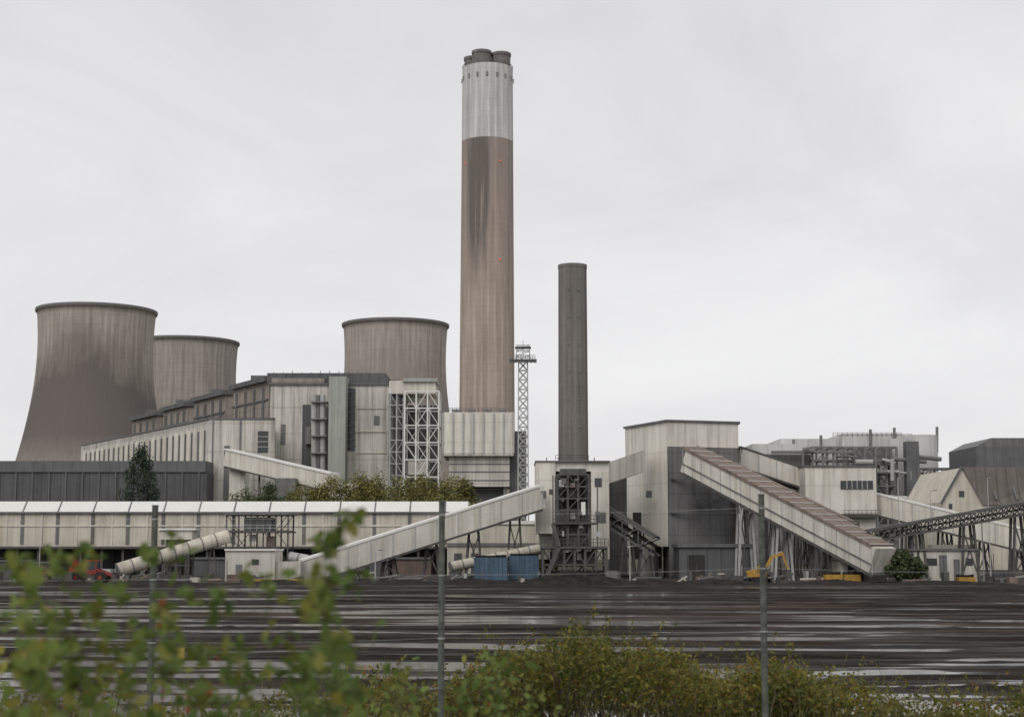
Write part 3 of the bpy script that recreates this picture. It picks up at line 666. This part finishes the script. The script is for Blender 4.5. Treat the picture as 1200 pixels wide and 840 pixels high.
# ---------------------------------------------------------------- right background plant
b=B("distant_desulphurisation_plant"); d=520
b.pb("pale_walls",farwhite,883,942,520,None,d+10,30); b.pb("pale_walls",farwhite,916,988,514,None,d+20,30); b.pb("pale_walls",farwhite,989,1072,508,None,d+15,30)
b.tube("absorber_tower",farwhite,Vector((X(1090,d),d+10,0)),Vector((X(1090,d),d+10,Z(508,d))),20*d/F,seg=32)
b.tube("absorber_tower",farwhite,Vector((X(1060,d),d+6,0)),Vector((X(1060,d),d+6,Z(513,d))),12*d/F,seg=32)
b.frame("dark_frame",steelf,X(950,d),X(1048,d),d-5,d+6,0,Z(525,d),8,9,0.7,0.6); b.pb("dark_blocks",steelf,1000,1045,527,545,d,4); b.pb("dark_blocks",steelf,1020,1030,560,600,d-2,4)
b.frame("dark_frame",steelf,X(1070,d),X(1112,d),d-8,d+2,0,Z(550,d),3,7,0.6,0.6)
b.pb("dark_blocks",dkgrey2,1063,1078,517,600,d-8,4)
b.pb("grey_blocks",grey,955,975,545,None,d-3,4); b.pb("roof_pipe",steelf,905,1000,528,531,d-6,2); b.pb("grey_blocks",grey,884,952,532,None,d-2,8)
b.rail("roof_rail",steelf,(X(989,d),d+15,Z(508,d)),(X(1072,d),d+15,Z(508,d)),1.4,14,0.15)
rq=random.Random(3)
for i in range(22):   # pipe runs and platforms across the steelwork
    px=rq.uniform(935,1100); py=rq.uniform(528,585); ln_=rq.uniform(8,45)
    b.tube("pipe_runs",rq.choice([galv,farwhite,steelf]),P(px,py,d-7),P(px+ln_,py+rq.choice([0,0,4]),d-7),rq.uniform(0.3,0.9),seg=8)
    if i%2==0: b.tube("risers",rq.choice([galv,steelf]),P(px,py,d-7.5),P(px,py+rq.uniform(10,35),d-7.5),rq.uniform(0.3,0.7),seg=8)
    if i%3==0: b.rail("platforms",steelf,P(px,py,d-8),P(px+ln_*0.6,py,d-8),1.2,5,0.15)
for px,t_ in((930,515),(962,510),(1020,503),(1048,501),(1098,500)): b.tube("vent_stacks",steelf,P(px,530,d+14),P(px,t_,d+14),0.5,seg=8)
b.done()
b=B("pitched_roof_store"); d=400
xa,xb,xm=X(1104,d),X(1300,d),X(1128,d)
z_e=Z(588,d); z_r=Z(548,d)
b.prism("walls",cream,[(xa,d),(xb,d),(xb,d+40),(xa,d+40)],0,z_e)
b.add("gable",cream,[(xa,d,z_e),(X(1150,d),d,z_e),(xm,d,z_r),(xa,d+40,z_e),(X(1150,d),d+40,z_e),(xm,d+40,z_r)],[(0,1,2),(5,4,3),(0,2,5,3)])
b.add("roof",roofbr,[(X(1151,d),d-0.6,z_e-0.8),(xb,d-0.6,z_e-0.8),(xb,d+3,z_r+0.2),(xm,d-0.4,z_r+0.2),(X(1151,d),d+40,z_e),(xb,d+40,z_e)],[(0,1,2,3),(3,2,5,4)])
b.beam("barge_board",dkgrey2,(xa-0.5,d-0.5,z_e-0.5),(xm,d-0.5,z_r+0.3),0.4,0.5)
b.pb("small_windows",glass,1112,1116,590,596,d-0.15,0.2); b.pb("small_windows",glass,1124,1130,575,582,d-0.15,0.2)
for px in (1168,1192): b.beam("roof_vents",steelf,P(px,585,d-0.8),P(px-12,550,d+2.5),0.5,0.3)
b.done()
b=B("grey_silo_building"); d=480; x0,x1=X(1146,d),X(1300,d)
b.prism("walls",dkgrey2,[(x0,d),(x1,d),(x1,d+30),(x0,d+30)],0,Z(523,d))
b.add("mansard_roof",grey,[(x0,d,Z(523,d)),(x1,d,Z(523,d)),(x1,d,Z(513,d)),(x0+5,d,Z(513,d)),(x0,d+30,Z(523,d)),(x1,d+30,Z(523,d)),(x1,d+30,Z(513,d)),(x0+5,d+30,Z(513,d))],[(0,1,2,3),(7,6,5,4),(3,2,6,7),(0,3,7,4)])
b.done()
for px,dd_,py in((1150,265,598),(1157,300,560),(868,284,600),(1090,300,575),(47,300,640),(440,262,645),(738,262,640),(1052,300,560)):
    b=B("lamp_column"); p=P(px,py,dd_); b.tube("pole",galv,(p.x,p.y,0),p,0.12,0.08,seg=8); b.beam("arm",galv,p,p+Vector((0.8,0,0.1)),0.1); b.box("lantern",grey,p.x+0.6,p.x+1.3,p.y-0.15,p.y+0.15,p.z,p.z+0.18); b.done()

# ---------------------------------------------------------------- vehicles and plant
b=B("tracked_excavator"); d=252; s0=P(888,672,d); gx=s0.x; gy=d
for yy in(-1.3,1.3):
    b.tube("tracks",rubber,(gx-1.7,gy+yy-0.3,0.45),(gx-1.7,gy+yy+0.3,0.45),0.42); b.tube("tracks",rubber,(gx+1.7,gy+yy-0.3,0.45),(gx+1.7,gy+yy+0.3,0.45),0.42); b.box("tracks",rubber,gx-1.7,gx+1.7,gy+yy-0.3,gy+yy+0.3,0.04,0.86)
b.box("turntable",steel,gx-0.8,gx+0.8,gy-0.8,gy+0.8,0.86,1.1)
b.box("body",yellow,gx-1.9,gx+1.2,gy-1.2,gy+1.2,1.1,1.7); b.prism("engine_cover",yellow,[(gx-1.9,gy-1.1),(gx-0.3,gy-1.1),(gx-0.3,gy+1.1),(gx-1.9,gy+1.1)],1.7,[2.0,2.3,2.3,2.0])
b.box("counterweight",steel,gx-2.2,gx-1.9,gy-1.1,gy+1.1,1.1,1.9)
b.box("cab_frame",yellow,gx-0.1,gx+1.3,gy-1.25,gy-0.2,1.7,2.9); b.box("cab_glass",glass,gx+0.05,gx+1.33,gy-1.28,gy-0.17,1.95,2.75)
b.beam("boom",yellow,(gx+0.9,gy+0.2,1.6),(gx+2.3,gy+0.2,4.2),0.35,0.5); b.beam("boom",yellow,(gx+2.3,gy+0.2,4.2),(gx+4.2,gy+0.2,4.9),0.3,0.42)
b.beam("dipper_arm",yellow,(gx+4.0,gy+0.2,5.1),(gx+5.0,gy+0.2,2.2),0.25,0.34); b.beam("hydraulic_ram",galv,(gx+1.5,gy+0.2,2.0),(gx+2.6,gy+0.2,3.9),0.13); b.beam("hydraulic_ram",galv,(gx+2.8,gy+0.2,4.8),(gx+4.0,gy+0.2,5.2),0.12)
b.add("bucket",steel,[(gx+4.5,gy-0.4,2.3),(gx+5.3,gy-0.4,2.2),(gx+5.2,gy-0.4,1.2),(gx+4.4,gy-0.4,1.3),(gx+4.5,gy+0.8,2.3),(gx+5.3,gy+0.8,2.2),(gx+5.2,gy+0.8,1.2),(gx+4.4,gy+0.8,1.3)],[(0,1,2,3),(7,6,5,4),(0,4,5,1),(1,5,6,2),(2,6,7,3)])
b.done()
def loader(name,px,d,c,s=1.0):
    b=B(name); g=P(px,675,d).x
    q=lambda x,y,z:(g+x*s,d+y*s,z*s)
    for x in(-1.5,1.5):
        for y in(-1.1,1.1):
            b.tube("wheels",rubber,q(x,y-0.25,0.7),q(x,y+0.25,0.7),0.7*s,seg=18); b.tube("hubs",c,q(x,y-0.28,0.7),q(x,y+0.28,0.7),0.25*s,seg=10)
    b.box("chassis",steel,g-2.2*s,g+2.0*s,d-0.7*s,d+0.7*s,0.6*s,1.1*s); b.box("engine_cover",c,g-2.4*s,g-0.5*s,d-0.9*s,d+0.9*s,1.1*s,2.0*s)
    b.box("cab",c,g-0.5*s,g+0.9*s,d-0.8*s,d+0.8*s,1.1*s,1.6*s); b.box("cab_glass",glass,g-0.45*s,g+0.85*s,d-0.75*s,d+0.75*s,1.6*s,2.6*s); b.box("cab_roof",c,g-0.6*s,g+1.0*s,d-0.85*s,d+0.85*s,2.6*s,2.8*s)
    for x in(-0.5,0.85): b.beam("cab_pillars",c,q(x,-0.8,1.6),q(x,-0.8,2.6),0.1*s)
    for y in(-0.7,0.7): b.beam("lift_arms",c,q(0.8,y,1.7),q(3.0,y,0.8),0.22*s)
    b.add("bucket",steel,[q(2.9,-1.3,1.3),q(3.0,-1.3,0.2),q(4.0,-1.3,0.2),q(2.9,1.3,1.3),q(3.0,1.3,0.2),q(4.0,1.3,0.2)],[(0,1,2),(5,4,3),(0,3,4,1),(1,4,5,2)])
    b.done()
loader("wheel_loader",106,256,red,1.35); loader("wheel_loader",48,285,orange,0.8)
def skip(name,px0,px1,py0,d,mt):
    b=B(name); x0,x1=X(px0,d,670),X(px1,d,670); z=Z(py0,d)
    b.prism("tub",mt,[(x0,d),(x1,d),(x1,d+2.4),(x0,d+2.4)],0.15,z); b.prism("load",black,[(x0+.1,d+.1),(x1-.1,d+.1),(x1-.1,d+2.3),(x0+.1,d+2.3)],z,[z+0.2,z+0.5,z+0.3,z+0.4])
    nn=int((x1-x0)/0.8)
    for i in range(nn+1): b.beam("ribs",mt,(x0+(x1-x0)*i/nn,d-0.06,0.15),(x0+(x1-x0)*i/nn,d-0.06,z),0.14)
    b.box("skids",steel,x0,x1,d+0.3,d+2.1,0,0.14); b.done()
skip("blue_container",556,594,653,272,blue); skip("blue_container",597,631,651,276,blue); skip("yellow_skip",968,986,673,254,yellow); skip("yellow_skip",1124,1142,676,256,yellow); skip("yellow_skip",990,1008,673,258,yellow)
b=B("stored_plant_equipment")
for i in range(260):
    px=random.uniform(-20,1220); d=random.uniform(252,302); x=X(px,d,678); h=random.uniform(0.4,1.9); wd=random.uniform(0.4,2.6)
    if 350<px<640 and random.random()<.4: continue
    if 85<px<135 and d<262: continue
    mt=random.choice([steel,steel,dkgrey,dkgrey2,grey,rust,galv,brick,cream])
    rr_=random.random()
    if rr_<0.3: b.tube("barrels",mt,(x,d,0),(x,d,h*0.6),0.35,seg=10)
    elif rr_<0.5:
        b.tube("pipes",mt,(x,d,0.4),(x+wd*2,d+random.uniform(-1,1),0.4+random.uniform(0,0.8)),0.22,seg=8)
    elif rr_<0.7: b.beam("scrap",mt,(x,d,0.1),(x+wd,d,h),0.25); b.beam("scrap",mt,(x+wd,d,0.1),(x+wd*0.4,d,h*0.8),0.2)
    else:
        b.box("crates",mt,x,x+wd,d,d+random.uniform(.6,2),0,h)
        if random.random()<0.5: b.beam("poles",steel,(x,d,0),(x,d,h+random.uniform(1,3)),0.1)
b.done()

# ---------------------------------------------------------------- foliage
def leafmat(name,cols,trans=0.0):
    m=bpy.data.materials.new(name); m.use_nodes=True; t=m.node_tree; n=t.nodes; l=t.links; b=n['Principled BSDF']
    b.inputs['Roughness'].default_value=0.6; b.inputs['Specular IOR Level'].default_value=0.25
    g=n.new('ShaderNodeNewGeometry'); r=n.new('ShaderNodeValToRGB'); r.color_ramp.interpolation='LINEAR'
    el=r.color_ramp.elements
    for i in range(len(cols)-2): el.new(0.5)
    for i,c in enumerate(cols): el[i].position=i/(len(cols)-1); el[i].color=(*c,1)
    l.new(g.outputs['Random Per Island'],r.inputs[0]); 
    tcn=n.new('ShaderNodeTexCoord'); no=n.new('ShaderNodeTexNoise'); no.inputs['Scale'].default_value=1.2 if trans else 0.5; l.new(tcn.outputs['Object'],no.inputs['Vector'])
    r2=n.new('ShaderNodeValToRGB'); r2.color_ramp.elements[0].position=0.35; r2.color_ramp.elements[1].position=0.65; r2.color_ramp.elements[0].color=(0.6,0.66,0.6,1); r2.color_ramp.elements[1].color=(1.3,1.2,1.1,1); l.new(no.outputs[0],r2.inputs[0])
    x=n.new('ShaderNodeMix'); x.data_type='RGBA'; x.blend_type='MULTIPLY'; x.inputs[0].default_value=1; l.new(r.outputs[0],x.inputs[6]); l.new(r2.outputs[0],x.inputs[7]); l.new(x.outputs[2],b.inputs['Base Color'])
    if trans>0:
        tr=n.new('ShaderNodeBsdfTranslucent'); l.new(x.outputs[2],tr.inputs[0]); ms=n.new('ShaderNodeMixShader'); ms.inputs[0].default_value=trans
        l.new(b.outputs[0],ms.inputs[1]); l.new(tr.outputs[0],ms.inputs[2]); l.new(ms.outputs[0],n['Material Output'].inputs[0])
    return m
def leaves(C,size,rg,shape='quad',flat=0.0):
    n_=len(C); nrm=rg.normal(size=(n_,3)); nrm[:,2]+=flat; nrm/=np.linalg.norm(nrm,axis=1)[:,None]
    t_=np.cross(nrm,rg.normal(size=(n_,3))); t_/=np.linalg.norm(t_,axis=1)[:,None]; u=np.cross(nrm,t_)
    if shape=='quad': prof=[(-1,0),(0,-0.55),(1,0),(0,0.55)]
    else: prof=[(-1,0),(-0.55,-0.5),(-0.1,-0.35),(0.2,-0.7),(0.45,-0.3),(1,0),(0.45,0.3),(0.2,0.7),(-0.1,0.35),(-0.55,0.5)]
    sz=(size*rg.uniform(0.6,1.3,n_))[:,None]
    vs=np.stack([C+t_*sz*a+u*sz*b_ for a,b_ in prof],1).reshape(-1,3)
    k=len(prof); fs=[tuple(range(i*k,i*k+k)) for i in range(n_)]
    return vs.tolist(),fs
lm_yel=leafmat("autumn_leaves",[(0.10,0.115,0.04),(0.16,0.15,0.05),(0.21,0.18,0.055),(0.12,0.13,0.05)])
lm_grn=leafmat("green_leaves",[(0.05,0.075,0.035),(0.075,0.10,0.045),(0.065,0.085,0.045)])
lm_con=leafmat("conifer_foliage",[(0.033,0.05,0.035),(0.05,0.07,0.045),(0.043,0.06,0.043)])
lm_for=leafmat("bramble_leaves",[(0.06,0.08,0.02),(0.13,0.14,0.03),(0.24,0.20,0.035),(0.08,0.10,0.025),(0.19,0.17,0.035),(0.10,0.13,0.03),(0.22,0.11,0.03)],0.35)
lm_haw=leafmat("hawthorn_leaves",[(0.09,0.14,0.035),(0.15,0.21,0.055),(0.12,0.17,0.04),(0.26,0.25,0.06)],0.4)
lm_berry=leafmat("red_berries",[(0.25,0.015,0.015),(0.35,0.03,0.02)])
def tree(name,px,d,ptop,wpx,mat,conifer=False,seed=0):
    rg=np.random.default_rng(seed); x=X(px,d); zt=Z(ptop,d); w_=wpx*d/F/2
    b=B(name,(x,d,0)); b.tube("trunk",bark,(x,d,0),(x,d,zt*0.8),0.035*zt*0.5+0.1,0.05,seg=8)
    cs=[]
    if conifer:
        for i in range(240):
            h=rg.uniform(0.08,1)**0.9; rad=w_*min(1,(1-h)*2.2+0.12)**0.7*rg.uniform(0.5,1.05); a=rg.uniform(0,6.28)
            c=np.array([rad*math.cos(a),rad*math.sin(a),h*zt*rg.uniform(0.97,1.0)])
            cs.append(c+rg.normal(size=(45,3))*[0.5,0.5,0.75])
            if i%8==0: b.beam("limbs",bark,(x,d,c[2]*0.95),(x+c[0],d+c[1],c[2]),0.08)
    else:
        ncl=40
        for i in range(ncl):
            v=rg.normal(size=3); v/=np.linalg.norm(v); rr_=rg.uniform(0.35,1)**0.6
            c=np.array([v[0]*w_*rr_,v[1]*w_*rr_*0.8,zt*0.58+v[2]*zt*0.40*rr_])
            cs.append(c+rg.normal(size=(170,3))*w_*0.15)
            if i%3==0: b.beam("limbs",bark,(x,d,zt*0.3),(x+c[0],d+c[1],c[2]),0.12)
    C=np.concatenate(cs); C[:,2]=np.maximum(C[:,2],0.3)
    vs,fs=leaves(C,0.30,rg); e=b.done(); mesh_obj("crown",vs,fs,mat,e)
tree("conifer_tree",163,400,525,48,lm_con,True,1)
tree("broadleaf_tree",297,385,561,66,lm_grn,False,2); tree("broadleaf_tree",318,380,568,44,lm_grn,False,3)
for i,(px,pt,w_) in enumerate([(362,562,60),(392,555,66),(425,552,68),(458,556,66),(488,558,66),(516,551,74),(540,561,48),(347,571,42),(440,558,56),(505,556,58)]):
    tree("broadleaf_tree",px,366+(i%3)*5,pt,w_,lm_yel,False,10+i)
tree("shrub",1050,258,644,34,lm_grn,False,30); tree("shrub",1068,262,655,26,lm_grn,False,31); tree("shrub",640,300,640,26,lm_yel,False,32)
rg=np.random.default_rng(5); C=np.stack([rg.uniform(-900,900,26000),rg.uniform(1000,1060,26000),rg.uniform(0,1,26000)],1); C[:,2]*=14+5*np.sin(C[:,0]*0.05)+3*np.sin(C[:,0]*0.17)
vs,fs=leaves(C,1.8,rg); mesh_obj("distant_treeline",vs,fs,leafmat("distant_foliage",[(0.10,0.11,0.10),(0.13,0.14,0.12)]))

# ---------------------------------------------------------------- fence
b=B("wire_fence"); d=15
pxs=[(-190,592),(182,593),(518,588),(892,580),(1262,585)]
for px,pt in pxs:
    p=P(px,pt,d); b.tube("posts",post_m,(p.x,d,3.9),p,0.032,0.030,seg=14); b.tube("post_caps",post_m,p,p+Vector((0,0,0.012)),0.036,0.03,seg=14)
    for zz_ in (0.12,0.7,1.3): b.tube("wire_clips",galv,(p.x,d,p.z-zz_),(p.x,d,p.z-zz_-0.012),0.036,seg=12)
for i in range(len(pxs)-1):
    p=P(*pxs[i],d); q=P(*pxs[i+1],d)
    for zz_ in(0.12,0.7,1.3): 
        pts=[p.lerp(q,k/8)-Vector((0,0,zz_+0.02*(1-(k/4-1)**2))) for k in range(9)]
        for k in range(8): b.tube("line_wires",galv,pts[k]-Vector((0,.035,0)),pts[k+1]-Vector((0,.035,0)),0.0013,seg=5)
b.done()
b=B("yellow_warning_sign"); p=P(203,766,14.9); ysg=M("sign_yellow",(0.36,0.29,0.05),(0.26,0.21,0.05),0.5,3)
b.box("plate",ysg,p.x-0.12,p.x+0.10,14.93,14.94,p.z-0.055,p.z+0.055); b.box("symbol",steel,p.x-0.05,p.x+0.03,14.925,14.929,p.z-0.03,p.z+0.03); b.done()

# ---------------------------------------------------------------- foreground vegetation
def topline(px):
    return 806-46*math.exp(-((px-700)/185)**2)-12*math.sin(px*0.021)-9*math.sin(px*0.057+1)+(6 if px>960 else 0)
def bramble(name,x0,x1,n_,dens,seed,mat,dlo=16.6,dhi=22.0,rise=0,size=0.03):
    rg=np.random.default_rng(seed); cs=[]; b=B(name)
    for i in range(n_):
        px=rg.uniform(x0,x1); d=rg.uniform(dlo,dhi); py=topline(px)+rise+rg.exponential(16)-4
        spr=rg.random()<0.18
        if spr: py-=rg.uniform(10,48)
        p=P(px,py,d); g=max(0,4.1-max(0,d-16.5)*0.22)
        base=Vector((p.x+rg.normal()*0.35,d+rg.normal()*0.2,g-0.1))
        mid=base.lerp(p,0.6)+Vector((rg.normal()*0.12,0,0.05))
        b.beam("stems",bark,base,mid,0.008); b.beam("stems",bark,mid,p,0.005)
        m_=int(dens*rg.uniform(0.6,1.3)*(0.5 if spr else 1)); t_=rg.uniform(-0.3,1,m_)
        pts=np.array(mid)[None,:]*(1-t_[:,None])+np.array(p)[None,:]*t_[:,None]
        cs.append(pts+rg.normal(size=(m_,3))*((0.15 if not spr else 0.05)*(1-np.clip(t_,0,1)*0.6))[:,None])
    C=np.concatenate(cs); vs,fs=leaves(C,size,rg,'quad',0.6); e=b.done(); mesh_obj("leaves",vs,fs,mat,e)
bramble("bramble_bush",560,950,430,90,41,lm_for)
bramble("bramble_bush",400,640,190,65,42,lm_for,rise=8)
bramble("bramble_bush",900,1240,260,55,43,lm_for,rise=12)
bramble("bramble_bush",-40,420,150,45,44,lm_for,rise=20)
b=B("dry_grass_and_stalks"); rg=np.random.default_rng(50); gm=M("dry_grass",(0.20,0.18,0.08),(0.09,0.09,0.035),0.8,6)
for i in range(420):
    px=rg.uniform(-20,1220); d=rg.uniform(16,21); py=rg.uniform(785,838) ; 
    if rg.random()<0.10: py-=rg.uniform(10,50)
    p=P(px,py,d); g=3.7; base=Vector((p.x+rg.normal()*0.15,d,g)); mid=base.lerp(p,0.6); mid.x=base.x*0.7+p.x*0.3
    b.beam("blades",gm,base,mid,0.005); b.beam("blades",gm,mid,p,0.003)
b.done()
def hawthorn(name,tips,dlo,dhi,seed,size,ground=4.15,thick=1.0,k0=4,ntw=3,nl=3):
    rg=np.random.default_rng(seed); b=B(name); cs=[]; bs_=[]
    for px,py in tips:
        d=rg.uniform(dlo,dhi); p=P(px,py,d); base=Vector((p.x*0.8+rg.normal()*0.08-0.10,d+rg.normal()*0.1,ground))
        c1=base.lerp(p,0.5)+Vector((rg.normal()*0.07,0,0)); prev=base
        for k in range(1,15):
            t_=k/14; q=base*(1-t_)**2+c1*2*t_*(1-t_)+p*t_*t_; b.tube("stems",bark,prev,q,0.0032*thick*(1.15-t_),0.0032*thick*(1.1-t_),seg=6); prev=q
            if k<k0: continue
            for r_ in range(ntw):
                L_=0.075*(1.1-0.6*t_)*d/4
                tw=q+Vector((rg.normal()*L_,rg.normal()*L_,rg.uniform(-0.01,0.06)))
                b.tube("twigs",bark,q,tw,0.0013*thick,0.001*thick,seg=5)
                for m_ in range(nl):
                    if rg.random()<0.85: cs.append(np.array(q.lerp(tw,rg.uniform(0.5,1.1)))+rg.normal(size=3)*0.016*d/4)
                if rg.random()<(0.14 if 160<px<250 else 0.03): bs_.append(tw+Vector((rg.normal()*0.01,0,-0.01)))
        cs.append(np.array(p))
    e=b.done()
    vs,fs=leaves(np.array(cs),size,rg,'lobed'); mesh_obj("leaves",vs,fs,lm_haw,e)
    V=[];Fc=[]
    for c in bs_:
        n0=len(V); r=0.006
        for j in range(7):
            th=math.pi*j/6
            for i in range(8): V.append((c.x+r*math.sin(th)*math.cos(i*math.pi/4),c.y+r*math.sin(th)*math.sin(i*math.pi/4),c.z+r*math.cos(th)))
        for j in range(6):
            for i in range(8): Fc.append((n0+j*8+i,n0+j*8+(i+1)%8,n0+(j+1)*8+(i+1)%8,n0+(j+1)*8+i))
    if V: mesh_obj("berries",V,Fc,lm_berry,e,None,True)
hawthorn("hawthorn_bush",[(58,665),(92,668),(75,690),(30,705),(8,735),(60,730),(112,735),(158,745),(198,660),(222,700),(185,715),(268,715),(312,685),(335,700),(396,612),(388,640),(383,650),(405,690),(378,730),(402,765),(352,800),(282,785),(232,770),(40,790),(140,700),(20,680)],3.0,3.9,61,0.022,nl=4)
rg=np.random.default_rng(9)
hawthorn("hawthorn_bush",[(rg.uniform(-30,430),rg.uniform(755,835)) for _ in range(20)],4.0,6.0,62,0.024)
hawthorn("hawthorn_bush",[(rg.uniform(400,640),rg.uniform(775,832)) for _ in range(11)],6.0,9.0,63,0.026,k0=8)
